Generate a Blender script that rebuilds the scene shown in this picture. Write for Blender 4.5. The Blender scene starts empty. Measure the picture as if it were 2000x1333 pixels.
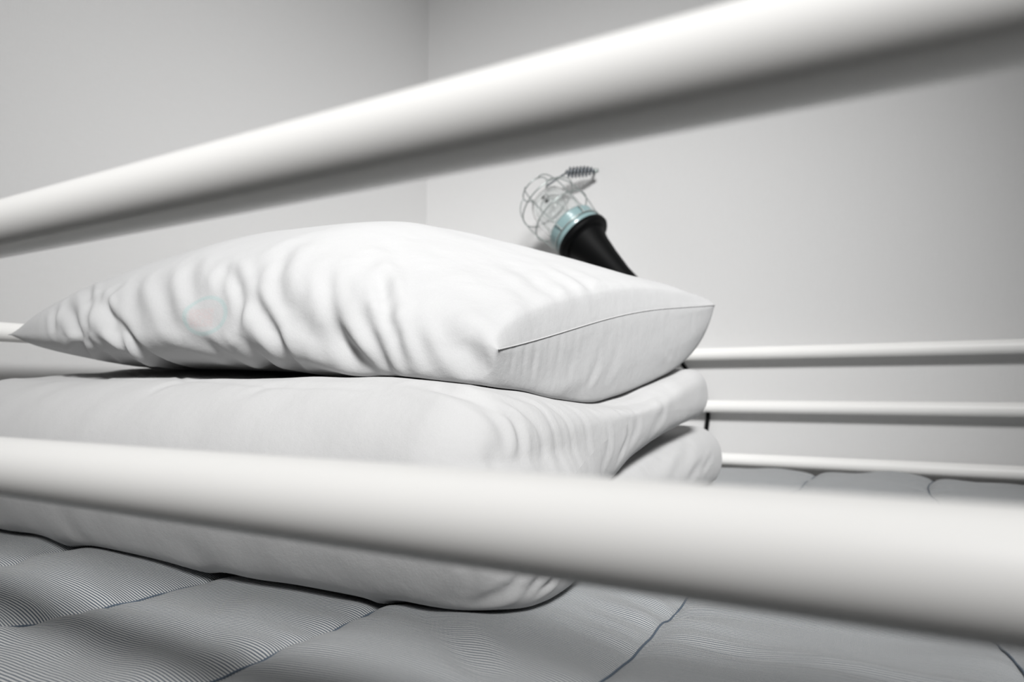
import bpy, bmesh, math, random
import numpy as np
from mathutils import Vector, Matrix, Quaternion
from mathutils.bvhtree import BVHTree

# ------------------------------------------------------------------ camera
# The origin is the lens: X runs along the bed, Y away towards the wall, Z up.
SC = bpy.context.scene
COL = SC.collection
LENS = 24.0
FPX = 2000 * LENS / 36.0
YAW = math.radians(29.4)
PITCH = math.radians(4.08)
cd = bpy.data.cameras.new('camera')
cam = bpy.data.objects.new('camera', cd)
COL.objects.link(cam)
cd.lens = LENS
cd.sensor_width = 36.0
cd.clip_start = 0.01
cam.rotation_euler = (math.pi / 2 + PITCH, 0, YAW)
cd.dof.use_dof = True
cd.dof.focus_distance = 0.49
cd.dof.aperture_fstop = 7.0
SC.camera = cam
RM = (Matrix.Rotation(YAW, 3, 'Z') @ Matrix.Rotation(math.pi / 2 + PITCH, 3, 'X'))

SC.view_settings.view_transform = 'Standard'
SC.view_settings.look = 'None'
SC.view_settings.gamma = 1.0
SC.view_settings.use_curve_mapping = False
SC.view_settings.exposure = 0.0

# ------------------------------------------------------------------ world and lights
w = bpy.data.worlds.new('world')
SC.world = w
w.use_nodes = True
w.node_tree.nodes['Background'].inputs[0].default_value = (0.9, 0.95, 1.0, 1)
w.node_tree.nodes['Background'].inputs[1].default_value = 0.3


def area_light(name, loc, target, sx, sy, watts, color, spread=180):
    d = bpy.data.lights.new(name, 'AREA')
    d.shape = 'RECTANGLE'
    d.size = sx
    d.size_y = sy
    d.energy = watts
    d.color = color
    d.spread = math.radians(spread)
    o = bpy.data.objects.new(name, d)
    COL.objects.link(o)
    o.location = loc
    o.rotation_euler = (Vector(target) - Vector(loc)).to_track_quat('-Z', 'Y').to_euler()
    return o


LAMP_POS = (0.86, -0.96, 1.30)
LAMP_AIM = (-0.60, 0.97, 0.15)
LAMP_SIZE = (0.48, 0.38)
LAMP_WATT, LAMP_SPREAD = 9.0, 49
area_light('ceiling_lamp_light', LAMP_POS, LAMP_AIM, *LAMP_SIZE, LAMP_WATT, (1.0, 0.996, 0.99), LAMP_SPREAD)


# room extents
WX0, WX1, WY0, WY1, WZ0, WZ1 = -1.03, 2.9, -3.2, 1.385, -1.55, 1.52

# ------------------------------------------------------------------ helpers
rng = np.random.RandomState(7)


def ray(px, py):
    v = RM @ Vector(((px - 1000) / FPX, (666.5 - py) / FPX, -1.0))
    return v


def atY(px, py, Y):
    v = ray(px, py)
    return v * (Y / v.y)


def mesh_obj(name, verts, faces, mat=None, parent=None, smooth=True):
    me = bpy.data.meshes.new(name)
    off = Vector(parent.location) if parent is not None else Vector((0, 0, 0))
    # parents are translated only, so parts are stored relative to them
    p = parent
    while p is not None and p.parent is not None:
        p = p.parent
        off = off + Vector(p.location)
    verts = np.asarray(verts, dtype=np.float64) - np.array(off)
    if isinstance(faces, np.ndarray):
        me.vertices.add(len(verts))
        me.vertices.foreach_set('co', verts.astype(np.float32).ravel())
        n, k = faces.shape
        me.loops.add(n * k)
        me.loops.foreach_set('vertex_index', faces.astype(np.int32).ravel())
        me.polygons.add(n)
        me.polygons.foreach_set('loop_start', np.arange(0, n * k, k, dtype=np.int32))
        me.polygons.foreach_set('loop_total', np.full(n, k, dtype=np.int32))
        me.update(calc_edges=True)
        me.validate()
    else:
        me.from_pydata([tuple(v) for v in verts], [], [tuple(f) for f in faces])
        me.update()
    if smooth:
        me.polygons.foreach_set('use_smooth', np.ones(len(me.polygons), dtype=bool))
    o = bpy.data.objects.new(name, me)
    COL.objects.link(o)
    if mat:
        me.materials.append(mat)
    if parent is not None:
        o.parent = parent
    return o


def thing(name, loc, label, cat, group=None):
    o = bpy.data.objects.new(name, None)
    COL.objects.link(o)
    o.location = loc
    o.empty_display_size = 0.05
    o['label'] = label
    o['category'] = cat
    if group:
        o['group'] = group
    return o


def box(name, a, b, mat, parent=None, bevel=0.0):
    bm = bmesh.new()
    bmesh.ops.create_cube(bm, size=1.0)
    a, b = Vector(a), Vector(b)
    for v in bm.verts:
        v.co = Vector(((a.x + b.x) / 2 + v.co.x * (b.x - a.x), (a.y + b.y) / 2 + v.co.y * (b.y - a.y),
                       (a.z + b.z) / 2 + v.co.z * (b.z - a.z)))
    if bevel > 0:
        bmesh.ops.bevel(bm, geom=list(bm.edges), offset=bevel, segments=2, profile=0.7, affect='EDGES')
    vs = [tuple(v.co) for v in bm.verts]
    bm.verts.index_update()
    fs = [[v.index for v in f.verts] for f in bm.faces]
    bm.free()
    return mesh_obj(name, vs, fs, mat, parent, smooth=False)


def frames(pts):
    pts = [Vector(p) for p in pts]
    n = len(pts)
    tan = []
    for i in range(n):
        tan.append((pts[min(i + 1, n - 1)] - pts[max(i - 1, 0)]).normalized())
    up = Vector((0, 0, 1)) if abs(tan[0].z) < 0.9 else Vector((1, 0, 0))
    nrm = (up - tan[0] * up.dot(tan[0])).normalized()
    out = []
    for i in range(n):
        if i:
            q = tan[i - 1].rotation_difference(tan[i])
            nrm = (q @ nrm)
            nrm = (nrm - tan[i] * nrm.dot(tan[i])).normalized()
        out.append((pts[i], tan[i], nrm, tan[i].cross(nrm)))
    return out


def tube_data(pts, r, seg=12, closed=False, cap=True):
    """verts, faces of a tube along pts; r may be a list"""
    n = len(pts)
    rr = r if hasattr(r, '__len__') else [r] * n
    vs, fs = [], []
    if closed:
        c = sum((Vector(p) for p in pts), Vector()) / n
        nn = (Vector(pts[0]) - c).cross(Vector(pts[n // 4]) - c).normalized()
        fr = []
        for i in range(n):
            t = (Vector(pts[(i + 1) % n]) - Vector(pts[i - 1])).normalized()
            fr.append((Vector(pts[i]), t, nn, t.cross(nn)))
    else:
        fr = frames(pts)
    for i, (p, t, a, b) in enumerate(fr):
        for k in range(seg):
            an = 2 * math.pi * k / seg
            vs.append(p + (a * math.cos(an) + b * math.sin(an)) * rr[i])
    m = n if closed else n - 1
    for i in range(m):
        j = (i + 1) % n
        for k in range(seg):
            l = (k + 1) % seg
            fs.append((i * seg + k, i * seg + l, j * seg + l, j * seg + k))
    if cap and not closed:
        fs.append(tuple(range(seg - 1, -1, -1)))
        fs.append(tuple(range((n - 1) * seg, n * seg)))
    return vs, fs


def tube(name, pts, r, mat, parent=None, seg=12, closed=False, cap=True):
    vs, fs = tube_data(pts, r, seg, closed, cap)
    return mesh_obj(name, vs, fs, mat, parent)


def catmull(pts, sub=8):
    P = [Vector(p) for p in pts]
    P = [P[0] * 2 - P[1]] + P + [P[-1] * 2 - P[-2]]
    out = []
    for i in range(1, len(P) - 2):
        for s in range(sub):
            t = s / sub
            a, b, c, d = P[i - 1], P[i], P[i + 1], P[i + 2]
            out.append(0.5 * ((2 * b) + (c - a) * t + (2 * a - 5 * b + 4 * c - d) * t * t + (3 * b - a - 3 * c + d) * t ** 3))
    out.append(P[-2])
    return out


def lathe(name, prof, origin, axis, mat, parent=None, seg=40, closed_ends=False):
    q = Vector((0, 0, 1)).rotation_difference(Vector(axis).normalized())
    vs, fs = [], []
    for (r, h) in prof:
        for k in range(seg):
            an = 2 * math.pi * k / seg
            vs.append(Vector(origin) + q @ Vector((r * math.cos(an), r * math.sin(an), h)))
    for i in range(len(prof) - 1):
        for k in range(seg):
            l = (k + 1) % seg
            fs.append((i * seg + k, i * seg + l, (i + 1) * seg + l, (i + 1) * seg + k))
    if closed_ends:
        fs.append(tuple(range(seg - 1, -1, -1)))
        fs.append(tuple(range((len(prof) - 1) * seg, len(prof) * seg)))
    return mesh_obj(name, vs, fs, mat, parent)


def interp(x, xs, ys):
    """smooth monotone-ish cubic (finite difference Hermite) interpolation, numpy"""
    xs = np.asarray(xs, float)
    ys = np.asarray(ys, float)
    d = np.diff(ys) / np.diff(xs)
    m = np.empty(len(xs))
    m[0], m[-1] = d[0], d[-1]
    for i in range(1, len(xs) - 1):
        m[i] = 0 if d[i - 1] * d[i] <= 0 else 2 * d[i - 1] * d[i] / (d[i - 1] + d[i])
    x = np.clip(x, xs[0], xs[-1])
    i = np.clip(np.searchsorted(xs, x) - 1, 0, len(xs) - 2)
    h = xs[i + 1] - xs[i]
    t = (x - xs[i]) / h
    return ((1 + 2 * t) * (1 - t) ** 2 * ys[i] + t * (1 - t) ** 2 * h * m[i]
            + t * t * (3 - 2 * t) * ys[i + 1] + t * t * (t - 1) * h * m[i + 1])


class Noise:
    """smooth noise as a sum of random plane waves"""
    def __init__(self, seed, freq, n=14, aniso=(1, 1, 1)):
        r = np.random.RandomState(seed)
        k = r.normal(size=(n, 3))
        k /= np.linalg.norm(k, axis=1)[:, None]
        self.k = k * freq * r.uniform(0.6, 1.4, size=(n, 1)) * np.array(aniso)
        self.p = r.uniform(0, 2 * np.pi, n)
        self.n = n

    def __call__(self, P):
        return np.sin(P @ self.k.T + self.p).sum(1) / math.sqrt(self.n / 2.0)


def grid_faces(nu, nv, wrap_v):
    i = np.arange(nu - 1)[:, None]
    j = np.arange(nv if wrap_v else nv - 1)[None, :]
    j2 = (j + 1) % nv
    f = np.stack([(i * nv + j), (i * nv + j2), ((i + 1) * nv + j2), ((i + 1) * nv + j)], -1)
    return f.reshape(-1, 4)


def normals_of(V, F):
    fn = np.cross(V[F[:, 2]] - V[F[:, 0]], V[F[:, 3]] - V[F[:, 1]])
    N = np.zeros_like(V)
    for k in range(4):
        np.add.at(N, F[:, k], fn)
    l = np.linalg.norm(N, axis=1)
    l[l < 1e-12] = 1
    return N / l[:, None]


def crease_field(V, N, polys):
    """polys: (3d polyline, width m, depth m, skew).  Returns displacement along the normal."""
    D = np.zeros(len(V))
    for pts, wd, dep, skew in polys:
        P = np.array([tuple(p) for p in pts])
        seg = np.linalg.norm(np.diff(P, axis=0), axis=1)
        L = seg.sum()
        c = P.mean(0)
        rad = np.linalg.norm(P - c, axis=1).max() + 4 * wd
        sel = np.where(np.linalg.norm(V - c, axis=1) < rad)[0]
        if not len(sel):
            continue
        X = V[sel]
        best = np.full(len(sel), 1e9)
        bt = np.zeros(len(sel))
        bs = np.zeros(len(sel))
        acc = 0
        for a, b, l in zip(P[:-1], P[1:], seg):
            ab = b - a
            t = np.clip(((X - a) @ ab) / max(l * l, 1e-12), 0, 1)
            q = X - (a + t[:, None] * ab)
            d = np.linalg.norm(q, axis=1)
            side = np.einsum('ij,ij->i', np.cross(ab[None, :] / max(l, 1e-9), q), N[sel])
            m = d < best
            best[m] = d[m]
            bt[m] = (acc + t[m] * l) / L
            bs[m] = side[m]
            acc += l
        taper = np.clip(np.sin(np.pi * np.clip(bt * 0.92 + 0.04, 0, 1)), 0, 1) ** 0.6
        g = best / wd
        prof = -np.exp(-g * g) + 0.45 * np.exp(-((g - 1.7) / 0.8) ** 2)
        sk = (bs / wd) * np.exp(-(best / (1.25 * wd)) ** 2) * 1.2
        D[sel] += dep * taper * ((1 - abs(skew)) * prof + skew * sk)
    return D


def bvh_of(V, F):
    return BVHTree.FromPolygons([tuple(v) for v in V], [tuple(int(i) for i in f) for f in F])


def project_poly(bvh, pix, dense=6):
    pts = catmull([Vector((p[0], p[1], 0)) for p in pix], dense) if len(pix) > 2 else \
        [Vector((pix[0][0], pix[0][1], 0)).lerp(Vector((pix[1][0], pix[1][1], 0)), t / 6) for t in range(7)]
    out = []
    for p in pts:
        d = ray(p.x, p.y).normalized()
        h = bvh.ray_cast(Vector((0, 0, 0)), d)
        if h[0] is not None:
            out.append(h[0])
    return out


# ------------------------------------------------------------------ materials
def new_mat(name):
    m = bpy.data.materials.new(name)
    m.use_nodes = True
    nt = m.node_tree
    return m, nt, nt.nodes['Principled BSDF']


def N_(nt, t, **kw):
    n = nt.nodes.new(t)
    for k, v in kw.items():
        setattr(n, k, v)
    return n


def math_n(nt, op, a, b=None, c=None):
    n = nt.nodes.new('ShaderNodeMath')
    n.operation = op
    for i, v in enumerate((a, b, c)):
        if v is None:
            continue
        if isinstance(v, (int, float)):
            n.inputs[i].default_value = v
        else:
            nt.links.new(v, n.inputs[i])
    return n.outputs[0]


def bump_noise(nt, bsdf, scale, strength, dist, detail=4, vec=None, rough=0.6):
    tc = N_(nt, 'ShaderNodeTexCoord')
    nz = N_(nt, 'ShaderNodeTexNoise')
    nz.inputs['Scale'].default_value = scale
    nz.inputs['Detail'].default_value = detail
    nz.inputs['Roughness'].default_value = rough
    nt.links.new(vec if vec else tc.outputs['Object'], nz.inputs['Vector'])
    b = N_(nt, 'ShaderNodeBump')
    b.inputs['Strength'].default_value = strength
    b.inputs['Distance'].default_value = dist
    nt.links.new(nz.outputs['Fac'], b.inputs['Height'])
    nt.links.new(b.outputs['Normal'], bsdf.inputs['Normal'])
    return nz, b


def simple_mat(name, col, rough=0.5, metal=0.0, bump=None, coat=0.0):
    m, nt, b = new_mat(name)
    b.inputs['Base Color'].default_value = (*col, 1)
    b.inputs['Roughness'].default_value = rough
    b.inputs['Metallic'].default_value = metal
    b.inputs['Coat Weight'].default_value = coat
    tc = N_(nt, 'ShaderNodeTexCoord')
    nz = N_(nt, 'ShaderNodeTexNoise')
    nz.inputs['Scale'].default_value = 9.0
    nz.inputs['Detail'].default_value = 3.0
    nt.links.new(tc.outputs['Object'], nz.inputs['Vector'])
    mx = N_(nt, 'ShaderNodeMix', data_type='RGBA')
    mx.inputs['A'].default_value = (*[c * 0.97 for c in col], 1)
    mx.inputs['B'].default_value = (*[min(1, c * 1.03) for c in col], 1)
    nt.links.new(nz.outputs['Fac'], mx.inputs['Factor'])
    nt.links.new(mx.outputs['Result'], b.inputs['Base Color'])
    if bump:
        bump_noise(nt, b, *bump)
    return m


M = {}
# painted steel tube: slightly warm white, semi gloss
M['paint'] = simple_mat('white_enamel', (0.95, 0.943, 0.925), 0.42, 0, (55.0, 0.05, 0.0006), 0.35)


def wall_material():
    m, nt, b = new_mat('wallpaper')
    tc = N_(nt, 'ShaderNodeTexCoord')
    # woven wallpaper: fine crossed threads
    heights = []
    for vec_s, seed in (((900, 900, 60), 0), ((60, 60, 900), 1)):
        mp = N_(nt, 'ShaderNodeMapping')
        mp.inputs['Scale'].default_value = vec_s
        mp.inputs['Location'].default_value = (seed * 3.1, seed, 0)
        nt.links.new(tc.outputs['Object'], mp.inputs['Vector'])
        nz = N_(nt, 'ShaderNodeTexNoise')
        nz.inputs['Scale'].default_value = 1.0
        nz.inputs['Detail'].default_value = 2.0
        nt.links.new(mp.outputs['Vector'], nz.inputs['Vector'])
        heights.append(nz.outputs['Fac'])
    h = math_n(nt, 'ADD', heights[0], heights[1])
    bp = N_(nt, 'ShaderNodeBump')
    bp.inputs['Strength'].default_value = 0.22
    bp.inputs['Distance'].default_value = 0.0012
    nt.links.new(h, bp.inputs['Height'])
    nt.links.new(bp.outputs['Normal'], b.inputs['Normal'])
    cr = N_(nt, 'ShaderNodeMix', data_type='RGBA')
    cr.inputs['A'].default_value = (0.635, 0.633, 0.630, 1)
    cr.inputs['B'].default_value = (0.695, 0.694, 0.692, 1)
    nt.links.new(math_n(nt, 'MULTIPLY', h, 0.5), cr.inputs['Factor'])
    nt.links.new(cr.outputs['Result'], b.inputs['Base Color'])
    b.inputs['Roughness'].default_value = 0.85
    return m


M['wall'] = wall_material()


def cloth_material(name, col, print_uv=False):
    m, nt, b = new_mat(name)
    b.inputs['Roughness'].default_value = 0.92
    b.inputs['Diffuse Roughness'].default_value = 0.15
    b.inputs['Specular IOR Level'].default_value = 0.2
    tc = N_(nt, 'ShaderNodeTexCoord')
    n1 = N_(nt, 'ShaderNodeTexNoise')
    n1.inputs['Scale'].default_value = 900.0
    n1.inputs['Detail'].default_value = 2.0
    nt.links.new(tc.outputs['Object'], n1.inputs['Vector'])
    n2 = N_(nt, 'ShaderNodeTexNoise')
    n2.inputs['Scale'].default_value = 34.0
    n2.inputs['Detail'].default_value = 5.0
    n2.inputs['Roughness'].default_value = 0.55
    nt.links.new(tc.outputs['Object'], n2.inputs['Vector'])
    b1 = N_(nt, 'ShaderNodeBump')
    b1.inputs['Strength'].default_value = 0.18
    b1.inputs['Distance'].default_value = 0.0006
    nt.links.new(n1.outputs['Fac'], b1.inputs['Height'])
    b2 = N_(nt, 'ShaderNodeBump')
    b2.inputs['Strength'].default_value = 0.22
    b2.inputs['Distance'].default_value = 0.006
    nt.links.new(n2.outputs['Fac'], b2.inputs['Height'])
    nt.links.new(b1.outputs['Normal'], b2.inputs['Normal'])
    nt.links.new(b2.outputs['Normal'], b.inputs['Normal'])
    mx = N_(nt, 'ShaderNodeMix', data_type='RGBA')
    mx.inputs['A'].default_value = (*[c * 0.965 for c in col], 1)
    mx.inputs['B'].default_value = (*[min(1, c * 1.02) for c in col], 1)
    nt.links.new(n1.outputs['Fac'], mx.inputs['Factor'])
    out = mx.outputs['Result']
    if print_uv:
        # faint oval emblem of the inner pillow showing through the case
        uv = N_(nt, 'ShaderNodeUVMap')
        uv.uv_map = 'emblem'
        sp = N_(nt, 'ShaderNodeSeparateXYZ')
        nt.links.new(uv.outputs['UV'], sp.inputs[0])
        x, y = sp.outputs[0], sp.outputs[1]
        r = math_n(nt, 'SQRT', math_n(nt, 'ADD', math_n(nt, 'MULTIPLY', x, x), math_n(nt, 'MULTIPLY', y, y)))
        d = math_n(nt, 'ABSOLUTE', math_n(nt, 'SUBTRACT', r, 1.0))
        ring = N_(nt, 'ShaderNodeMapRange', interpolation_type='SMOOTHSTEP')
        ring.inputs['From Min'].default_value = 0.05
        ring.inputs['From Max'].default_value = 0.16
        ring.inputs['To Min'].default_value = 0.36
        ring.inputs['To Max'].default_value = 0.0
        nt.links.new(d, ring.inputs['Value'])
        m1 = N_(nt, 'ShaderNodeMix', data_type='RGBA')
        nt.links.new(ring.outputs[0], m1.inputs['Factor'])
        nt.links.new(out, m1.inputs['A'])
        m1.inputs['B'].default_value = (0.34, 0.52, 0.51, 1)
        # washed-out red lettering, too faint to read: broken strokes in three lines
        wv = N_(nt, 'ShaderNodeTexNoise')
        wv.inputs['Scale'].default_value = 6.5
        wv.inputs['Detail'].default_value = 1.0
        nt.links.new(uv.outputs['UV'], wv.inputs['Vector'])
        st = N_(nt, 'ShaderNodeMapRange')
        st.inputs['From Min'].default_value = 0.40
        st.inputs['From Max'].default_value = 0.56
        nt.links.new(wv.outputs['Fac'], st.inputs['Value'])
        bx = N_(nt, 'ShaderNodeMapRange', interpolation_type='SMOOTHSTEP')
        bx.inputs['From Min'].default_value = 0.50
        bx.inputs['From Max'].default_value = 0.66
        bx.inputs['To Min'].default_value = 1.0
        bx.inputs['To Max'].default_value = 0.0
        ex = math_n(nt, 'MAXIMUM', math_n(nt, 'ABSOLUTE', math_n(nt, 'ADD', x, 0.18)),
                    math_n(nt, 'MULTIPLY', math_n(nt, 'ABSOLUTE', math_n(nt, 'ADD', y, 0.12)), 1.15))
        nt.links.new(ex, bx.inputs['Value'])
        fac = math_n(nt, 'MULTIPLY', math_n(nt, 'MULTIPLY', math_n(nt, 'ADD', math_n(nt, 'MULTIPLY', st.outputs[0], 0.6), 0.4), bx.outputs[0]), 0.28)
        m2 = N_(nt, 'ShaderNodeMix', data_type='RGBA')
        nt.links.new(fac, m2.inputs['Factor'])
        nt.links.new(m1.outputs['Result'], m2.inputs['A'])
        m2.inputs['B'].default_value = (0.58, 0.42, 0.41, 1)
        out = m2.outputs['Result']
    nt.links.new(out, b.inputs['Base Color'])
    return m


M['case'] = cloth_material('white_pillow_cotton', (0.525, 0.527, 0.53), True)
M['duvet'] = cloth_material('white_duvet_cotton', (0.55, 0.55, 0.551))


def stripe_material():
    """seersucker: thin blue-grey stripes that run along the bed"""
    m, nt, b = new_mat('striped_seersucker')
    b.inputs['Roughness'].default_value = 0.9
    b.inputs['Specular IOR Level'].default_value = 0.2
    b.inputs['Sheen Weight'].default_value = 0.1
    tc = N_(nt, 'ShaderNodeTexCoord')
    sp = N_(nt, 'ShaderNodeSeparateXYZ')
    uvm = N_(nt, 'ShaderNodeUVMap')
    uvm.uv_map = 'weave'
    nt.links.new(uvm.outputs['UV'], sp.inputs[0])
    y = sp.outputs[1]
    x = sp.outputs[0]
    wz = N_(nt, 'ShaderNodeTexNoise')
    wz.inputs['Scale'].default_value = 60.0
    wz.inputs['Detail'].default_value = 2.0
    nt.links.new(uvm.outputs['UV'], wz.inputs['Vector'])
    yw = math_n(nt, 'ADD', y, math_n(nt, 'MULTIPLY', math_n(nt, 'SUBTRACT', wz.outputs['Fac'], 0.5), 0.0010))
    s = math_n(nt, 'SINE', math_n(nt, 'MULTIPLY', yw, 2 * math.pi / 0.0019))
    sx = math_n(nt, 'SINE', math_n(nt, 'MULTIPLY', x, 2 * math.pi / 0.0009))
    mr = N_(nt, 'ShaderNodeMapRange', interpolation_type='SMOOTHSTEP')
    mr.inputs['From Min'].default_value = -0.55
    mr.inputs['From Max'].default_value = 0.45
    nt.links.new(math_n(nt, 'ADD', s, math_n(nt, 'MULTIPLY', sx, 0.25)), mr.inputs['Value'])
    mx = N_(nt, 'ShaderNodeMix', data_type='RGBA')
    mx.inputs['A'].default_value = (0.115, 0.142, 0.175, 1)
    mx.inputs['B'].default_value = (0.66, 0.66, 0.65, 1)
    nt.links.new(mr.outputs[0], mx.inputs['Factor'])
    nt.links.new(mx.outputs['Result'], b.inputs['Base Color'])
    bp = N_(nt, 'ShaderNodeBump')
    bp.inputs['Strength'].default_value = 0.5
    bp.inputs['Distance'].default_value = 0.0003
    nt.links.new(math_n(nt, 'ADD', s, math_n(nt, 'MULTIPLY', wz.outputs['Fac'], 2.0)), bp.inputs['Height'])
    nt.links.new(bp.outputs['Normal'], b.inputs['Normal'])
    return m


M['stripe'] = stripe_material()
M['thread'] = simple_mat('blue_grey_thread', (0.10, 0.13, 0.17), 0.9)
M['core'] = simple_mat('grey_mattress_side', (0.40, 0.41, 0.42), 0.9, 0, (300.0, 0.2, 0.001))
M['rubber'] = simple_mat('black_rubber', (0.0012, 0.0014, 0.0016), 0.6, 0, (180.0, 0.08, 0.0006))
M['rubber'].node_tree.nodes['Principled BSDF'].inputs['Specular IOR Level'].default_value = 0.12
M['wire'] = simple_mat('dull_zinc_wire', (0.42, 0.46, 0.45), 0.38, 0.75)
M['spring'] = simple_mat('grey_spring_steel', (0.20, 0.22, 0.24), 0.4, 0.6)
M['brass'] = simple_mat('aged_socket_brass', (0.45, 0.42, 0.30), 0.4, 0.8)
M['floor'] = None
M['wood'] = simple_mat('dark_floor_wood', (0.075, 0.043, 0.025), 0.5, 0, (30.0, 0.15, 0.002))
M['ceil'] = simple_mat('white_ceiling_paint', (0.55, 0.55, 0.54), 0.9, 0, (90.0, 0.1, 0.001))
M['roomwall'] = simple_mat('room_wall_paint', (0.10, 0.085, 0.07), 0.9, 0, (90.0, 0.1, 0.001))
M['alu'] = simple_mat('slat_plywood', (0.55, 0.45, 0.33), 0.6)


def glass_mat(name, col, rough=0.02):
    m, nt, b = new_mat(name)
    b.inputs['Base Color'].default_value = (*col, 1)
    b.inputs['Roughness'].default_value = rough
    b.inputs['Transmission Weight'].default_value = 1.0
    b.inputs['IOR'].default_value = 1.45
    nz = N_(nt, 'ShaderNodeTexNoise')
    nz.inputs['Scale'].default_value = 60.0
    bp = N_(nt, 'ShaderNodeBump')
    bp.inputs['Strength'].default_value = 0.04
    bp.inputs['Distance'].default_value = 0.001
    nt.links.new(nz.outputs['Fac'], bp.inputs['Height'])
    nt.links.new(bp.outputs['Normal'], b.inputs['Normal'])
    return m


M['glass'] = glass_mat('clear_glass', (0.985, 0.995, 0.993))
M['teal_glass'] = glass_mat('teal_glass_collar', (0.45, 0.72, 0.72), 0.12)
M['collar'] = simple_mat('teal_collar_enamel', (0.24, 0.345, 0.355), 0.28, 0.0, None, 0.4)

# ------------------------------------------------------------------ the room
def structure(o):
    o['kind'] = 'structure'
    return o


T = 0.08
structure(box('wall_back', (WX0 - T, WY1, WZ0), (WX1 + T, WY1 + T, WZ1), M['wall']))
structure(box('wall_left', (WX0 - T, WY0 - T, WZ0), (WX0, WY1, WZ1), M['wall']))
structure(box('wall_right', (WX1, WY0 - T, WZ0), (WX1 + T, WY1, WZ1), M['roomwall']))
structure(box('wall_front', (WX0, WY0 - T, WZ0), (WX1, WY0, WZ1), M['roomwall']))
structure(box('ceiling', (WX0 - T, WY0 - T, WZ1), (WX1 + T, WY1 + T, WZ1 + T), M['ceil']))
structure(box('floor', (WX0 - T, WY0 - T, WZ0 - T), (WX1 + T, WY1 + T, WZ0), M['wood']))

# swivelling ceiling lamp that lights the bunk (out of frame, above and behind the lens)
cl = thing('ceiling_lamp', (LAMP_POS[0], LAMP_POS[1], WZ1), 'white swivelling ceiling lamp with a square head in front of the bunk', 'lamp')
hd = (Vector(LAMP_AIM) - Vector(LAMP_POS)).normalized()
hq = hd.to_track_quat('-Z', 'Y')
lathe('ceiling_plate', [(0.0, 0.0), (0.06, 0.0), (0.06, -0.012), (0.05, -0.018), (0.0, -0.018)], (LAMP_POS[0], LAMP_POS[1], WZ1), (0, 0, 1), M['paint'], cl, 28)
back = Vector(LAMP_POS) - hd * 0.07
tube('stem', [(LAMP_POS[0], LAMP_POS[1], WZ1 - 0.016), back], 0.011, M['paint'], cl, 14)
hv, hf = [], []
hx, hy = LAMP_SIZE[0] / 2 + 0.015, LAMP_SIZE[1] / 2 + 0.015
for (sx_, sy_, dz_) in ((hx, hy, 0.0), (hx, hy, 0.02), (hx * 0.8, hy * 0.8, 0.05), (0.05, 0.05, 0.075)):
    for (a_, b_) in ((-1, -1), (1, -1), (1, 1), (-1, 1)):
        hv.append(Vector(LAMP_POS) + hq @ Vector((a_ * sx_, b_ * sy_, dz_ + 0.004)))
for r_ in range(3):
    for k in range(4):
        l = (k + 1) % 4
        hf.append((r_ * 4 + k, r_ * 4 + l, r_ * 4 + 4 + l, r_ * 4 + 4 + k))
hf += [(12, 13, 14, 15), (3, 2, 1, 0)]
mesh_obj('lamp_head', hv, hf, M['paint'], cl, smooth=False)

# ------------------------------------------------------------------ bed frame
RN, RF = 0.0121, 0.0120           # tube radii
YN, YF = 0.147, 1.357             # near and far guard rail
XL, XR = -0.945, 1.06             # head and foot end
RZ = (0.070, -0.0320, -0.133)
MZ = -0.141                       # mattress top
bed = thing('bunk_bed_frame', (0.05, 0.75, WZ0), 'white tubular steel bunk bed frame with guard rails around the mattress', 'bed frame')


def rail(a, b, r, name='guard_rail', seg=40):
    n = 10
    pts = [Vector(a).lerp(Vector(b), i / n) for i in range(n + 1)]
    return tube(name, pts, r, M['paint'], bed, seg)


for z in RZ[:2]:
    rail((XL, YN, z), (XR, YN, z), RN, seg=64)
for z in RZ:
    rail((XL, YF, z), (XR, YF, z), RF)
    rail((XL, YN, z), (XL, YF, z), RF)
    rail((XR, YN, z), (XR, YF, z), RF)
for x in (XL, XR):
    for y in (YN, YF):
        o = tube('post', [(x, y, WZ0), (x, y, -0.6), (x, y, RZ[0] + 0.004)], 0.019, M['paint'], bed, 28)
# deep beams that carry the slats
for y in (YN, YF):
    box('side_beam', (XL, y - 0.012, -0.265), (XR, y + 0.012, -0.205), M['paint'], bed, 0.003)
for x in (XL, XR):
    box('end_beam', (x - 0.012, YN, -0.265), (x + 0.012, YF, -0.205), M['paint'], bed, 0.003)
slat0 = None
for i in range(13):
    x = XL + 0.08 + i * (XR - XL - 0.16) / 12
    s = box('bed_slat', (x - 0.03, YN + 0.013, -0.262), (x + 0.03, YF - 0.013, -0.248), M['alu'], bed, 0.002) if slat0 is None else slat0.copy()
    if slat0 is None:
        slat0, sx0 = s, x
    else:
        COL.objects.link(s)
        s.location = (x - sx0, 0, 0)
        s.parent = bed

# ------------------------------------------------------------------ mattress with quilted striped cover
mx0, mx1, my0, my1 = XL + 0.018, XR - 0.018, YN + 0.016, YF - 0.016
mat_t = thing('mattress', ((mx0 + mx1) / 2, (my0 + my1) / 2, -0.247), 'bunk mattress in a quilted blue-grey striped cover under the duvet', 'mattress')
box('mattress_core', (mx0 + 0.004, my0 + 0.004, -0.247), (mx1 - 0.004, my1 - 0.004, -0.166), M['core'], mat_t, 0.012)
SEAM0, SEAMD = 0.040, 0.1735


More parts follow.
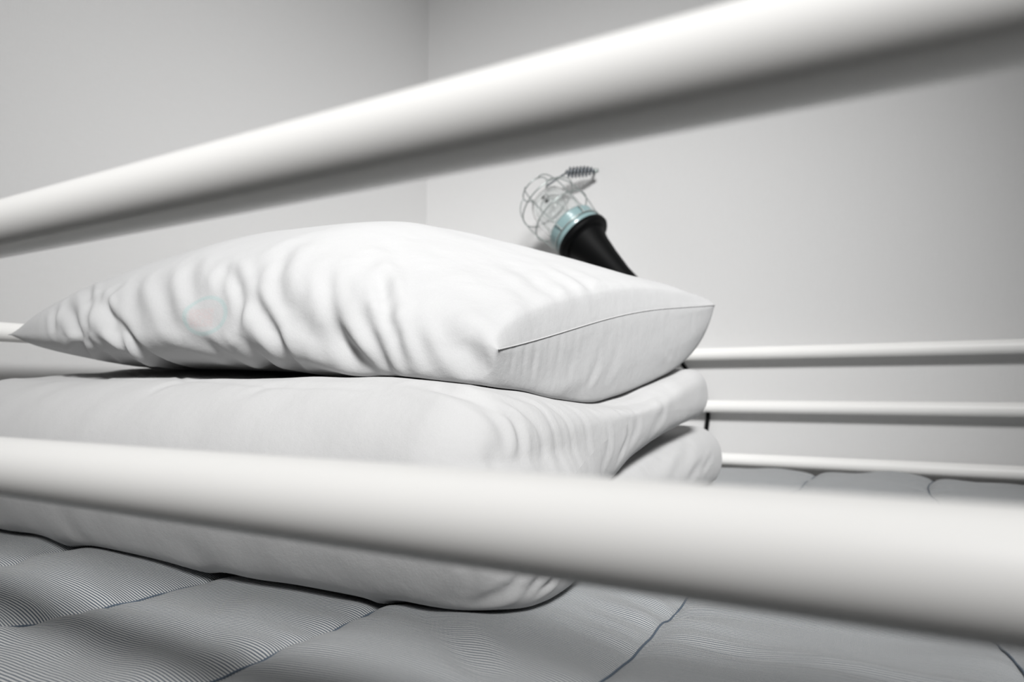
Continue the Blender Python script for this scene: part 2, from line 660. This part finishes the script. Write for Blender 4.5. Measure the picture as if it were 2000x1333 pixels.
def mattress_height(X, Y):
    """quilted puff: channels along Y, recessed at the seams"""
    P = np.stack([X, Y, np.zeros_like(X)], 1)
    wob = 0.004 * Noise(3, 16.0, 8)(P)
    ph = (X + wob - SEAM0) / SEAMD
    k = np.round(ph)
    d = np.abs(ph - k) * SEAMD                      # distance to the nearest seam
    puff = 1 - np.exp(-(d / 0.013) ** 1.0)
    h = 0.0090 * (puff - 1) + 0.0020 * (np.cos((ph - k) * 2 * np.pi) * -0.5 + 0.5 - 1)
    # puckers that run away from the seam
    pk = np.sin(Y * 115 + 3.0 * np.sin(Y * 31 + k * 2.1) + k * 1.7) + 0.6 * np.sin(Y * 212 + k * 4 + 2 * np.sin(Y * 47))
    h += 0.0020 * pk * np.exp(-d / 0.030) * (1 - np.exp(-(d / 0.004)))
    h += 0.0024 * Noise(11, 26.0, 10, (1, 1, 0))(P) + 0.0011 * Noise(12, 75.0, 12, (1, 1, 0))(P)
    # pressed down under the duvet
    fx = 1 / (1 + np.exp(-np.clip((-0.245 - X) / 0.012, -40, 40)))
    fy = 1 / (1 + np.exp(-np.clip((Y - 0.385) / 0.012, -40, 40))) / (1 + np.exp(-np.clip((1.0 - Y) / 0.012, -40, 40)))
    h = h * (1 - 0.75 * fx * fy) - 0.006 * fx * fy
    # edge roll
    e = np.minimum(np.minimum(X - mx0, mx1 - X), np.minimum(Y - my0, my1 - Y))
    h -= 0.016 * np.exp(-(np.clip(e, 0, 1) / 0.016) ** 1.3)
    return MZ + h + 0.002


gx = np.concatenate([np.arange(mx0, 0.30, 0.0032), np.arange(0.30, mx1, 0.009), [mx1]])
gy = np.concatenate([np.arange(my0, 0.75, 0.0032), np.arange(0.75, my1, 0.006), [my1]])
GX, GY = np.meshgrid(gx, gy, indexing='ij')
mv = np.stack([GX.ravel(), GY.ravel(), mattress_height(GX.ravel(), GY.ravel())], 1)
mf = grid_faces(len(gx), len(gy), False)
# pulls in the cover beside the duvet
up_n = np.tile(np.array([0, 0, 1.0]), (len(mv), 1))
pulls = [([(-0.262, 0.355), (-0.225, 0.330), (-0.185, 0.300), (-0.150, 0.275)], 0.010, 0.0042, 0.7),
         ([(-0.165, 0.42), (-0.10, 0.40), (-0.02, 0.385), (0.05, 0.38)], 0.007, 0.0020, 0.3),
         ([(-0.12, 0.34), (-0.05, 0.335), (0.03, 0.30)], 0.010, 0.0022, -0.4),
         ([(-0.60, 0.30), (-0.50, 0.27), (-0.44, 0.22)], 0.014, 0.0035, 0.5),
         ([(-0.44, 0.33), (-0.38, 0.29), (-0.34, 0.25)], 0.013, 0.0030, -0.5),
         ([(-0.42, 0.25), (-0.36, 0.22), (-0.31, 0.18)], 0.012, 0.0030, 0.5),
         ([(-0.75, 0.33), (-0.66, 0.30), (-0.58, 0.24)], 0.014, 0.0030, -0.5)]
flat = mv.copy()
flat[:, 2] = 0
mv[:, 2] += crease_field(flat, up_n, [([Vector((a, b_, 0)) for a, b_ in p], wd, dp, sk_) for p, wd, dp, sk_ in pulls])
# skirt of the cover down the sides
nx, ny = len(gx), len(gy)
loop = ([i * ny for i in range(nx)] + [(nx - 1) * ny + j for j in range(1, ny)]
        + [i * ny + ny - 1 for i in range(nx - 2, -1, -1)] + [j for j in range(ny - 2, 0, -1)])
base = len(mv)
sk = mv[loop].copy()
sk[:, 2] = -0.215
mvv = np.vstack([mv, sk])
L = len(loop)
skf = np.array([[loop[i], base + i, base + (i + 1) % L, loop[(i + 1) % L]] for i in range(L)])
cover = mesh_obj('quilted_cover', mvv, np.vstack([mf, skf]), M['stripe'], mat_t)
me = cover.data
uvl = me.uv_layers.new(name='weave')
vi = np.empty(len(me.loops), dtype=np.int32)
me.loops.foreach_get('vertex_index', vi)
# cloth length across the puckers keeps the stripes even
uvw = mvv[:, :2].copy()
uvw[:, 1] += mvv[:, 2] * 0.25
uvl.data.foreach_set('uv', uvw[vi].astype(np.float32).ravel())
bvM = bvh_of(mv, mf)
for k in range(-5, 6):
    yy = np.linspace(my0 + 0.01, my1 - 0.01, 240)
    x0 = SEAM0 + k * SEAMD
    if not (mx0 + 0.02 < x0 < mx1 - 0.02):
        continue
    xx = np.full_like(yy, x0)
    for _ in range(3):
        xx = x0 - 0.004 * Noise(3, 16.0, 8)(np.stack([xx, yy, np.zeros_like(yy)], 1))
    zz = np.array([bvM.ray_cast(Vector((a, b_, 0.0)), Vector((0, 0, -1)))[0].z for a, b_ in zip(xx, yy)]) + 0.0004
    tube('seam_thread', [(a, b_, c) for a, b_, c in zip(xx, yy, zz)], 0.0007, M['thread'], mat_t, 5)

# ------------------------------------------------------------------ folded duvet
def fold_mesh(spine, xa, xb, nspine, nsec_x, end_k, seg_half, sq=0.9, nose=1.0):
    """a padded slab: spine (Y,z,r) polyline in section, swept in X, rounded at the ends"""
    sp = np.array(spine)
    s = np.concatenate([[0], np.cumsum(np.hypot(np.diff(sp[:, 0]), np.diff(sp[:, 1])))])
    t = np.linspace(0, s[-1], nspine)
    Y, Z, R = interp(t, s, sp[:, 0]), interp(t, s, sp[:, 1]), interp(t, s, sp[:, 2])
    ty, tz = np.gradient(Y), np.gradient(Z)
    l = np.hypot(ty, tz)
    ty, tz = ty / l, tz / l
    # section: upper side back->front, round nose, lower side front->back, round back
    ay, az, oy, oz = [], [], [], []
    for i in range(nspine):
        ay.append(Y[i]); az.append(Z[i]); oy.append(-tz[i] * -1 * R[i]); oz.append(-ty[i] * R[i])
    for k in range(1, seg_half):
        an = math.pi * k / seg_half
        ay.append(Y[-1]); az.append(Z[-1])
        cy, cz = (tz[-1], -ty[-1])
        pw = 1.0 if an < math.pi / 2 else nose
        ca = math.copysign(abs(math.cos(an)) ** pw, math.cos(an))
        sa = abs(math.sin(an)) ** pw
        oy.append(R[-1] * (ca * cy + sa * ty[-1]))
        oz.append(R[-1] * (ca * cz + sa * tz[-1]))
    for i in range(nspine - 1, -1, -1):
        ay.append(Y[i]); az.append(Z[i]); oy.append(-tz[i] * R[i]); oz.append(ty[i] * R[i])
    for k in range(1, seg_half):
        an = math.pi * k / seg_half
        ay.append(Y[0]); az.append(Z[0])
        cy, cz = (-tz[0], ty[0])
        oy.append(R[0] * (math.cos(an) * cy - math.sin(an) * ty[0]))
        oz.append(R[0] * (math.cos(an) * cz - math.sin(an) * tz[0]))
    ay, az, oy, oz = map(np.array, (ay, az, oy, oz))
    rr = np.hypot(oy, oz)
    n = len(ay)
    rows = []
    ne = 34
    for k in range(ne):
        ph = math.pi / 2 * (1 - k / ne)
        sc = max(math.cos(ph), 0.0) ** sq
        rows.append(np.stack([xa + rr * end_k * (1 - math.sin(ph) ** 1.0), ay + oy * sc, az + oz * sc], 1))
    body_n = nsec_x
    xA = xa + rr * end_k
    xB = xb - rr * end_k
    for k in range(body_n + 1):
        f = k / body_n
        rows.append(np.stack([xA * (1 - f) + xB * f, ay + oy, az + oz], 1))
    for k in range(1, ne + 1):
        ph = math.pi / 2 * k / ne
        sc = max(math.cos(ph), 0.0) ** sq
        rows.append(np.stack([xb - rr * end_k * (1 - math.sin(ph)), ay + oy * sc, az + oz * sc], 1))
    V = np.vstack(rows)
    return V, grid_faces(len(rows), n, True)


def settle(V, floor_z, soft=0.004):
    """press the underside flat on a plane"""
    d = V[:, 2] - floor_z
    V[:, 2] = floor_z + np.where(d < 3 * soft, soft * np.log1p(np.exp(np.clip(d / soft, -30, 30))), d)
    return V


duv = thing('folded_duvet', (-0.56, 0.66, MZ), 'thick white duvet folded into a flat stack beneath the pillow', 'duvet')
DX0, DX1 = -0.915, -0.215
low_sp = [(0.985, -0.097, 0.045), (0.85, -0.102, 0.040), (0.70, -0.106, 0.034), (0.55, -0.112, 0.024), (0.48, -0.116, 0.018)]
VL, FL = fold_mesh(low_sp, DX0, DX1 - 0.004, 90, 130, 0.9, 24)
up_sp = [(0.885, -0.004, 0.036), (0.78, -0.012, 0.040), (0.66, -0.024, 0.046), (0.56, -0.040, 0.056), (0.48, -0.057, 0.069), (0.407, -0.067, 0.079)]
VU, FU = fold_mesh(up_sp, DX0, DX1, 120, 190, 0.62, 80, 0.62, 0.56)


def shape_upper(V):
    P = V.copy()
    # the weight of the pillow presses the top down towards the right end
    top = np.clip((V[:, 2] + 0.03) / 0.05, 0, 1)
    dip = np.exp(-(((V[:, 0] + 0.23) / 0.085) ** 2)) * np.exp(-(((V[:, 1] - 0.63) / 0.19) ** 2))
    P[:, 2] -= 0.036 * dip * top
    P[:, 2] += 0.013 * np.clip((-0.48 - V[:, 0]) / 0.22, 0, 1) * top * np.clip((V[:, 1] - 0.40) / 0.12, 0, 1)
    lowb = np.clip((-0.045 - V[:, 2]) / 0.06, 0, 1) * np.clip((V[:, 0] + 0.42) / 0.18, 0, 1) * np.clip((0.53 - V[:, 1]) / 0.08, 0, 1)
    P[:, 0] += 0.036 * lowb
    P[:, 2] += 0.0016 * Noise(21, 22.0, 10)(V)
    P[:, 1] += 0.0022 * Noise(22, 17.0, 10)(V)
    return P


VU = shape_upper(VU)
bvL = bvh_of(VL, FL)
NL = normals_of(VL, FL)
low_polys = []
for pix, wd, dep in (([(1375, 905), (1360, 920), (1345, 938)], 0.006, 0.0016), ([(1392, 890), (1380, 910), (1368, 928)], 0.005, 0.0014),
                     ([(1300, 870), (1290, 900), (1260, 925)], 0.008, 0.0016), ([(1345, 860), (1340, 895), (1315, 930)], 0.008, 0.0015)):
    p3 = project_poly(bvL, pix)
    if len(p3) > 2:
        low_polys.append((p3, wd, dep, 0.2))
VL = VL + NL * crease_field(VL, NL, low_polys)[:, None]
VL = VL + 0.0012 * Noise(23, 30.0, 10)(VL)[:, None] * np.array([0.3, 1, 1])
bvU = bvh_of(VU, FU)
NU = normals_of(VU, FU)
DUVET_CREASES = [
    # gathers where the fold turns the front right corner: (pixels, width, depth, skew)
    ([(800, 752), (880, 768), (950, 800), (982, 850), (978, 915)], 0.0065, 0.0034, -0.35),
    ([(860, 757), (935, 775), (1000, 812), (1020, 865), (1008, 918)], 0.0050, 0.0030, 0.3),
    ([(930, 765), (1000, 790), (1048, 830), (1062, 880), (1060, 925)], 0.0042, 0.0022, 0.2),
    ([(1000, 775), (1050, 795), (1080, 840), (1092, 920)], 0.0035, 0.0015, 0.0),
    ([(960, 860), (955, 900), (968, 925)], 0.006, 0.0024, -0.5),
    ([(1060, 785), (1105, 820), (1120, 870), (1118, 920)], 0.0035, 0.0012, 0.0),
    ([(1100, 790), (1140, 820), (1150, 870), (1150, 925)], 0.004, 0.0011, 0.2),
    ([(1150, 800), (1185, 830), (1190, 870), (1175, 915)], 0.004, 0.0014, 0.2),
    ([(1200, 800), (1228, 825), (1225, 860), (1205, 905)], 0.004, 0.0013, -0.2),
    ([(1235, 795), (1248, 825), (1232, 862), (1205, 895)], 0.006, 0.0010, 0.2),
    ([(1290, 775), (1296, 805), (1275, 840)], 0.007, 0.0009, 0.0),
    # below the rail
    ([(905, 1085), (922, 1115), (915, 1150), (880, 1185)], 0.006, 0.0022, 0.3),
    ([(960, 1090), (968, 1120), (950, 1155), (905, 1188)], 0.005, 0.0020, -0.3),
    ([(1020, 1095), (1018, 1130), (990, 1158), (930, 1190)], 0.0045, 0.0030, 0.3),
    ([(1065, 1100), (1055, 1130), (1020, 1160)], 0.004, 0.0020, 0.0),
    ([(1095, 1115), (1075, 1140), (1040, 1160)], 0.004, 0.0015, 0.0),
    ([(95, 985), (120, 1020), (165, 1065), (210, 1082)], 0.012, 0.0022, -0.7),
    ([(330, 1065), (385, 1095), (430, 1118)], 0.013, 0.0012, -0.7),
    # crinkled stitching along the top edge
    ([(60, 733), (130, 736), (220, 741), (330, 741), (450, 748), (560, 752), (700, 758), (800, 768)], 0.0035, 0.0013, 0.4),
    ([(430, 752), (600, 757), (720, 760)], 0.003, 0.0008, 0.0),
    ([(120, 728), (135, 737)], 0.003, 0.0015, 0), ([(200, 730), (212, 740)], 0.003, 0.0012, 0),
    ([(248, 725), (275, 738)], 0.003, 0.0014, 0), ([(350, 735), (365, 746)], 0.003, 0.0012, 0),
    ([(290, 770), (330, 752), (370, 747)], 0.006, 0.0010, 0), ([(480, 775), (520, 758), (560, 754)], 0.006, 0.0010, 0),
]
polys = []
for pix, wd, dep, skw in DUVET_CREASES:
    p3 = project_poly(bvU, pix)
    if len(p3) > 2:
        polys.append((p3, wd, dep, skw))
VU = VU + NU * crease_field(VU, NU, polys)[:, None]
VU = VU + NU * (0.00045 * Noise(25, 95.0, 12)(VU))[:, None]
VU = settle(VU, mattress_height(VU[:, 0], VU[:, 1]) + 0.0008)
VL = settle(VL, mattress_height(VL[:, 0], VL[:, 1]) + 0.0008)
# the lower layer gives way under the upper one
bvU = bvh_of(VU, FU)
upper_fold = mesh_obj('upper_fold', VU, FU, M['duvet'], duv)
lower_fold = mesh_obj('lower_fold', VL, FL, M['duvet'], duv)

# ------------------------------------------------------------------ pillow
PX0, PX1 = -0.925, -0.240
nu, nth = 300, 420
tt = np.linspace(0, 1, nu)
uu = -np.cos(np.pi * tt)
uu = 0.55 * uu + 0.45 * (2 * tt - 1)
th = np.linspace(0, 2 * np.pi, nth, endpoint=False)
c, s_ = np.cos(th), np.sin(th)
Ht_u = [-1, -0.97, -0.92, -0.80, -0.60, -0.30, 0.0, 0.30, 0.55, 0.75, 0.88, 0.95, 0.985, 1]
Ht_v = [0, 0.008, 0.022, 0.053, 0.078, 0.097, 0.107, 0.108, 0.086, 0.061, 0.046, 0.037, 0.027, 0]
Hb_u = [-1, -0.95, -0.85, -0.60, -0.2, 0.2, 0.6, 0.85, 0.95, 0.985, 1]
Hb_v = [0, 0.018, 0.036, 0.050, 0.056, 0.060, 0.075, 0.092, 0.082, 0.052, 0]
rows = []
for u in uu:
    f = (u + 1) / 2
    yf = 0.412 * (1 - f) + 0.411 * f - 0.020 * (1 - u ** 4)
    yb = 0.925 * (1 - f) + 0.930 * f + 0.005 * (1 - u ** 4)
    yb = yb - 0.042 * max(0.0, (u - 0.88) / 0.12) ** 2.5
    yc, ay = (yf + yb) / 2, (yb - yf) / 2
    cc = np.sign(c) * np.abs(c) ** 0.86
    ss = np.abs(s_) ** 0.86
    y = yc - ay * cc
    v = -cc
    g = (v + 1) / 2
    zm = (0.064 * (1 - f) + 0.032 * f) * (1 - g) + (0.090 * (1 - f) + 0.112 * f) * g
    zm = zm + 0.008 * (1 - u * u)
    ht = float(interp(np.array([u]), Ht_u, Ht_v)[0])
    hb = float(interp(np.array([u]), Hb_u, Hb_v)[0])
    tilt = 1 - 0.16 * v
    z = np.where(s_ >= 0, zm + ht * ss * tilt, zm - hb * ss)
    x = PX0 + (PX1 - PX0) * f + 0.040 * g * f
    # the end seams are drawn in between the corners
    x = x + np.sign(u) * -0.018 * (1 - v * v) * abs(u) ** 8
    rows.append(np.stack([np.full(nth, 1.0) * x, y, z], 1))
VP = np.vstack(rows)
FP = grid_faces(nu, nth, True)[:, ::-1].copy()
VP = VP + np.array([0.0, 1, 1]) * (0.0022 * Noise(31, 15.0, 10)(VP))[:, None]
NP = normals_of(VP, FP)
if (NP[nu // 2 * nth + nth // 4] @ np.array([0, 0, 1.0])) < 0:
    FP = FP[:, ::-1].copy()
    NP = -NP
# top and bottom cloth meet in one line of vertices at each end seam
weld = np.arange(len(VP))
for row in (0, nu - 1):
    for j in range(nth // 2 + 1, nth):
        weld[row * nth + j] = row * nth + (nth - j)
FP = weld[FP]
NP = normals_of(VP, FP)
for row in (0, nu - 1):
    NP[row * nth:(row + 1) * nth] = NP[weld[row * nth:(row + 1) * nth]]
bvP = bvh_of(VP, FP)
PILLOW_CREASES = [
    ([(122, 596), (138, 625), (150, 660), (158, 692)], 0.0075, 0.0042, -0.45),
    ([(108, 600), (104, 630), (106, 650)], 0.006, 0.0020, 0.2),
    ([(183, 588), (203, 620), (232, 652), (275, 684), (325, 708), (390, 724)], 0.0085, 0.0085, -0.5),
    ([(215, 645), (245, 676), (285, 705), (310, 722)], 0.0045, 0.0040, 0.3),
    ([(172, 560), (173, 600), (171, 645)], 0.006, 0.0028, 0.2),
    ([(232, 562), (212, 578), (205, 600), (215, 625)], 0.006, 0.0030, 0.4),
    ([(150, 650), (185, 680), (225, 712)], 0.007, 0.0035, -0.4),
    ([(310, 540), (322, 580), (335, 625), (360, 655)], 0.010, 0.0026, 0.3),
    ([(355, 655), (420, 685), (470, 715)], 0.009, 0.0022, -0.3),
    ([(447, 522), (462, 545), (470, 580), (468, 620), (455, 650)], 0.0065, 0.0042, 0.45),
    ([(437, 520), (430, 540), (432, 565)], 0.006, 0.0020, -0.3),
    ([(483, 584), (505, 615), (530, 655), (552, 690), (575, 720)], 0.008, 0.0062, -0.45),
    ([(465, 665), (495, 695), (535, 722)], 0.008, 0.0045, -0.5),
    ([(500, 520), (492, 545), (500, 570)], 0.010, 0.0020, 0.3),
    ([(560, 575), (570, 610), (600, 660), (640, 700)], 0.013, 0.0030, -0.4),
    ([(645, 525), (650, 580), (662, 630), (682, 668)], 0.009, 0.0036, 0.4),
    ([(600, 655), (650, 690), (700, 715), (742, 737)], 0.012, 0.0070, -0.6),
    ([(700, 612), (722, 655), (745, 700), (762, 732)], 0.007, 0.0045, -0.3),
    ([(757, 528), (757, 570), (763, 600), (750, 622)], 0.007, 0.0042, 0.5),
    ([(745, 612), (762, 655), (778, 690), (795, 720)], 0.007, 0.0042, -0.4),
    ([(728, 500), (725, 530), (738, 570)], 0.009, 0.0026, 0.3),
    ([(820, 620), (845, 660), (880, 710)], 0.012, 0.0026, -0.4),
    ([(868, 610), (890, 650), (930, 690)], 0.012, 0.0022, 0.3),
    ([(600, 470), (560, 490), (530, 520)], 0.012, 0.0018, 0.2),
    ([(560, 500), (545, 540), (548, 580), (566, 618)], 0.009, 0.0034, 0.4),
    ([(620, 600), (640, 640), (672, 690), (690, 720)], 0.008, 0.0040, -0.4),
    ([(690, 520), (688, 560), (700, 600)], 0.008, 0.0034, 0.4),
    ([(775, 480), (800, 530), (812, 580), (806, 620)], 0.012, 0.0026, 0.4),
    ([(800, 640), (815, 680), (838, 725)], 0.008, 0.0030, -0.4),
    ([(850, 520), (872, 560), (880, 600)], 0.014, 0.0024, 0.4),
    ([(900, 660), (918, 700), (950, 735)], 0.010, 0.0030, -0.3),
    ([(930, 560), (960, 600), (975, 640)], 0.014, 0.0024, 0.3),
    ([(1000, 520), (1040, 545), (1100, 590)], 0.014, 0.0024, -0.3),
    ([(1090, 520), (1140, 550), (1190, 600)], 0.012, 0.0022, 0.3),
    ([(380, 510), (372, 545), (385, 585)], 0.010, 0.0024, 0.3),
    ([(270, 545), (262, 580), (280, 630)], 0.010, 0.0026, 0.4),
    # right end: short puckers that hang from the seam
    ([(1000, 672), (1002, 695), (1000, 715)], 0.0035, 0.0022, 0.2),
    ([(1020, 662), (1024, 690), (1022, 720)], 0.0035, 0.0024, -0.2),
    ([(1045, 652), (1046, 690), (1040, 735)], 0.0040, 0.0028, 0.3),
    ([(1072, 645), (1074, 680), (1070, 700)], 0.0035, 0.0018, 0),
    ([(1096, 640), (1092, 690), (1082, 725)], 0.0040, 0.0028, -0.3),
    ([(1130, 636), (1122, 690), (1108, 735)], 0.0040, 0.0020, 0.2),
    ([(1160, 668), (1176, 664), (1190, 672)], 0.0040, 0.0022, 0.2),
    ([(1175, 690), (1165, 720), (1150, 745)], 0.0045, 0.0020, 0),
    ([(1060, 735), (1110, 728), (1150, 700)], 0.008, 0.0030, -0.5),
    ([(1215, 660), (1205, 700), (1185, 735)], 0.006, 0.0018, 0.2),
    ([(1270, 640), (1290, 660), (1310, 690)], 0.006, 0.0022, 0.3),
    ([(1300, 612), (1320, 622), (1345, 618)], 0.005, 0.0035, 0.2),
    ([(1330, 590), (1350, 605), (1352, 640)], 0.006, 0.0022, -0.2),
    ([(1010, 600), (1040, 560), (1090, 545)], 0.012, 0.0014, 0.3),
    ([(1150, 610), (1120, 570), (1060, 530)], 0.012, 0.0014, 0.2),
    ([(1230, 615), (1205, 590), (1160, 560)], 0.012, 0.0012, -0.2),
]
polys = []
for pix, wd, dep, skw in PILLOW_CREASES:
    p3 = project_poly(bvP, pix)
    if len(p3) > 2:
        polys.append((p3, wd, dep * (1.5 if wd < 0.005 else 1.0), skw))
# the cloth is fixed at the end seams, so creases fade there
fade = np.repeat(np.clip((1 - np.abs(uu)) / 0.03, 0, 1), nth)
VP = VP + NP * (1.4 * crease_field(VP, NP, polys) * fade)[:, None]
VP = VP + NP * (0.0005 * Noise(33, 80.0, 14)(VP) * fade)[:, None]
# rest on the duvet
down = Vector((0, 0, -1))
low = np.where((np.tile(s_, nu) < 0.25))[0]
for i in low:
    x, y, z = VP[i]
    h = bvU.ray_cast(Vector((x, y, 0.5)), down)
    if h[0] is not None:
        dz = z - (h[0].z + 0.0006)
        if dz < 0.012:
            VP[i, 2] = h[0].z + 0.0006 + 0.003 * math.log1p(math.exp(max(-30, dz / 0.003)))
pil = thing('pillow', (-0.58, 0.66, 0.028), 'plump white pillow in a wrinkled cotton case lying on the folded duvet', 'pillow')
pc = mesh_obj('pillowcase', VP, FP, M['case'], pil)
# emblem coordinates: centred where the print sits on the front of the pillow
hit = bvP.ray_cast(Vector((0, 0, 0)), ray(398, 616).normalized())
ctr, nrm = np.array(hit[0]), Vector(hit[1])
if nrm.dot(hit[0]) > 0:
    nrm = -nrm
ex = Vector((0, 0, 1)).cross(nrm).normalized()
ey = nrm.cross(ex)
rel = VP - ctr
eu = rel @ np.array(ex) / 0.0270
ev = rel @ np.array(ey) / 0.0165
far = (np.linalg.norm(rel, axis=1) > 0.09)
eu[far] = 50
me = pc.data
uvl = me.uv_layers.new(name='emblem')
vi = np.empty(len(me.loops), dtype=np.int32)
me.loops.foreach_get('vertex_index', vi)
uvl.data.foreach_set('uv', np.stack([eu, ev], 1)[vi].astype(np.float32).ravel())
# stitched seam on both ends
for row, sg in ((nu - 1, 1), (0, -1)):
    half = VP[row * nth: row * nth + nth // 2 + 1]
    pts = [Vector(p) + Vector((sg * 0.0002, 0, 0)) for p in half[::3]]
    tube('end_seam', pts, 0.0005, M['duvet'], pil, 6)

# ------------------------------------------------------------------ caged hand lamp
LY = 1.225
lc = atY(1134, 461, LY)
axis = (RM @ Vector((-0.58, 0.70, -0.42))).normalized()
lamp = thing('caged_work_lamp', lc, 'black handled work lamp with glass jar and wire cage behind the pillow', 'lamp')
hnd = lathe('handle', [(0.0, -0.215), (0.017, -0.215), (0.021, -0.205), (0.023, -0.12), (0.029, -0.075), (0.035, -0.042), (0.041, -0.024), (0.046, -0.014), (0.0, -0.014)], lc, axis, M['rubber'], lamp, 48)
lathe('flange', [(0.0, -0.016), (0.054, -0.016), (0.057, -0.012), (0.057, -0.004), (0.054, -0.001), (0.0, -0.001)], lc, axis, M['rubber'], hnd, 48)
# threaded collar
prof = [(0.030, 0.0), (0.0515, 0.0)]
for i in range(5):
    h = 0.002 + i * 0.0062
    prof += [(0.0515, h), (0.0525, h + 0.0015), (0.0525, h + 0.003), (0.0500, h + 0.0045)]
prof += [(0.0495, 0.034), (0.046, 0.036), (0.030, 0.036)]
lathe('threaded_collar', prof, lc, axis, M['collar'], lamp, 48)
gl = [(0.044, 0.034), (0.045, 0.045), (0.0455, 0.075), (0.043, 0.098), (0.036, 0.114), (0.024, 0.124), (0.010, 0.128), (0.0005, 0.1285)]
gi = [(max(r - 0.0025, 0.0003), h - (0.002 if h > 0.1 else 0)) for r, h in gl][::-1]
lathe('glass_jar', gl + gi, lc, axis, M['glass'], lamp, 48)
bulb = [(0.010, 0.050), (0.013, 0.056), (0.022, 0.068), (0.027, 0.080), (0.0285, 0.090), (0.026, 0.100), (0.019, 0.108), (0.009, 0.113), (0.0005, 0.114)]
bi = [(max(r - 0.0012, 0.0003), h - (0.001 if h > 0.1 else 0)) for r, h in bulb][::-1]
lathe('bulb', bulb + bi, lc, axis, M['glass'], lamp, 32)
lathe('bulb_socket', [(0.0, 0.0), (0.016, 0.0), (0.016, 0.036), (0.0125, 0.039), (0.0125, 0.052), (0.0, 0.052)], lc, axis, M['brass'], lamp, 24)
qa = Vector((0, 0, 1)).rotation_difference(axis)


def lp(r, an, h):
    return lc + qa @ Vector((r * math.cos(an), r * math.sin(an), h))


CAGE = [(0.0540, 0.010), (0.0575, 0.030), (0.0620, 0.055), (0.0640, 0.085), (0.0610, 0.112), (0.0530, 0.133), (0.0400, 0.147), (0.0300, 0.151)]
for k in range(6):
    an = 2 * math.pi * k / 6 + 0.35
    tube('cage_wire', catmull([lp(r, an, h) for r, h in CAGE], 5), 0.0012, M['wire'], lamp, 8)
for r, h in ((0.0540, 0.010), (0.0628, 0.062), (0.0622, 0.107), (0.0300, 0.151)):
    tube('cage_hoop', [lp(r + 0.0008, 2 * math.pi * k / 40, h) for k in range(40)], 0.0013, M['wire'], lamp, 8, closed=True)
# sprung hanging hook at the top of the cage
h0, h1 = atY(1105, 338, 1.325), atY(1160, 334, 1.350)
top = lp(0.030, 0.0, 0.151)
best = min((lp(0.0305, 2 * math.pi * k / 40, 0.151) for k in range(40)), key=lambda p: (p - h0).length)
ax_ = (h1 - h0)
side = Vector((0, 0, 1)).cross(ax_).normalized()
upv = ax_.normalized().cross(side)
coil = [best.lerp(h0, t / 4) for t in range(4)]
turns, n = 8, 150
for i in range(n):
    t = i / (n - 1)
    rad = 0.0105 * min(1, 6 * t + 0.2) * (1.0 if t < 0.7 else 1 - 1.6 * (t - 0.7))
    an = 2 * math.pi * turns * t
    coil.append(h0 + ax_ * t + (side * math.cos(an) + upv * math.sin(an)) * rad)
tube('hanging_hook', coil, 0.0022, M['spring'], lamp, 8)
tube('wall_peg', [h1, h1.lerp(atY(1163, 334, WY1 - 0.0005), 0.5), atY(1163, 334, WY1 - 0.0005)], 0.0028, M['spring'], lamp, 10)
tube('hook_tip', [h1, h1.lerp(h0, -0.08), h1.lerp(h0, -0.16)], [0.0055, 0.005, 0.004], M['wire'], lamp, 12)
hb = lc - axis * 0.214
cab = [hb + axis * 0.01, hb - axis * 0.03, atY(1300, 668, 1.30), atY(1330, 708, 1.379), atY(1352, 738, 1.379), atY(1372, 768, 1.379), atY(1382, 800, 1.379),
       atY(1380, 838, 1.379), atY(1370, 880, 1.379), atY(1362, 930, 1.379)]
cab.append(cab[-1] + Vector((0, 0, -0.30)))
tube('power_cable', catmull(cab, 8), 0.0042, M['rubber'], lamp, 10)
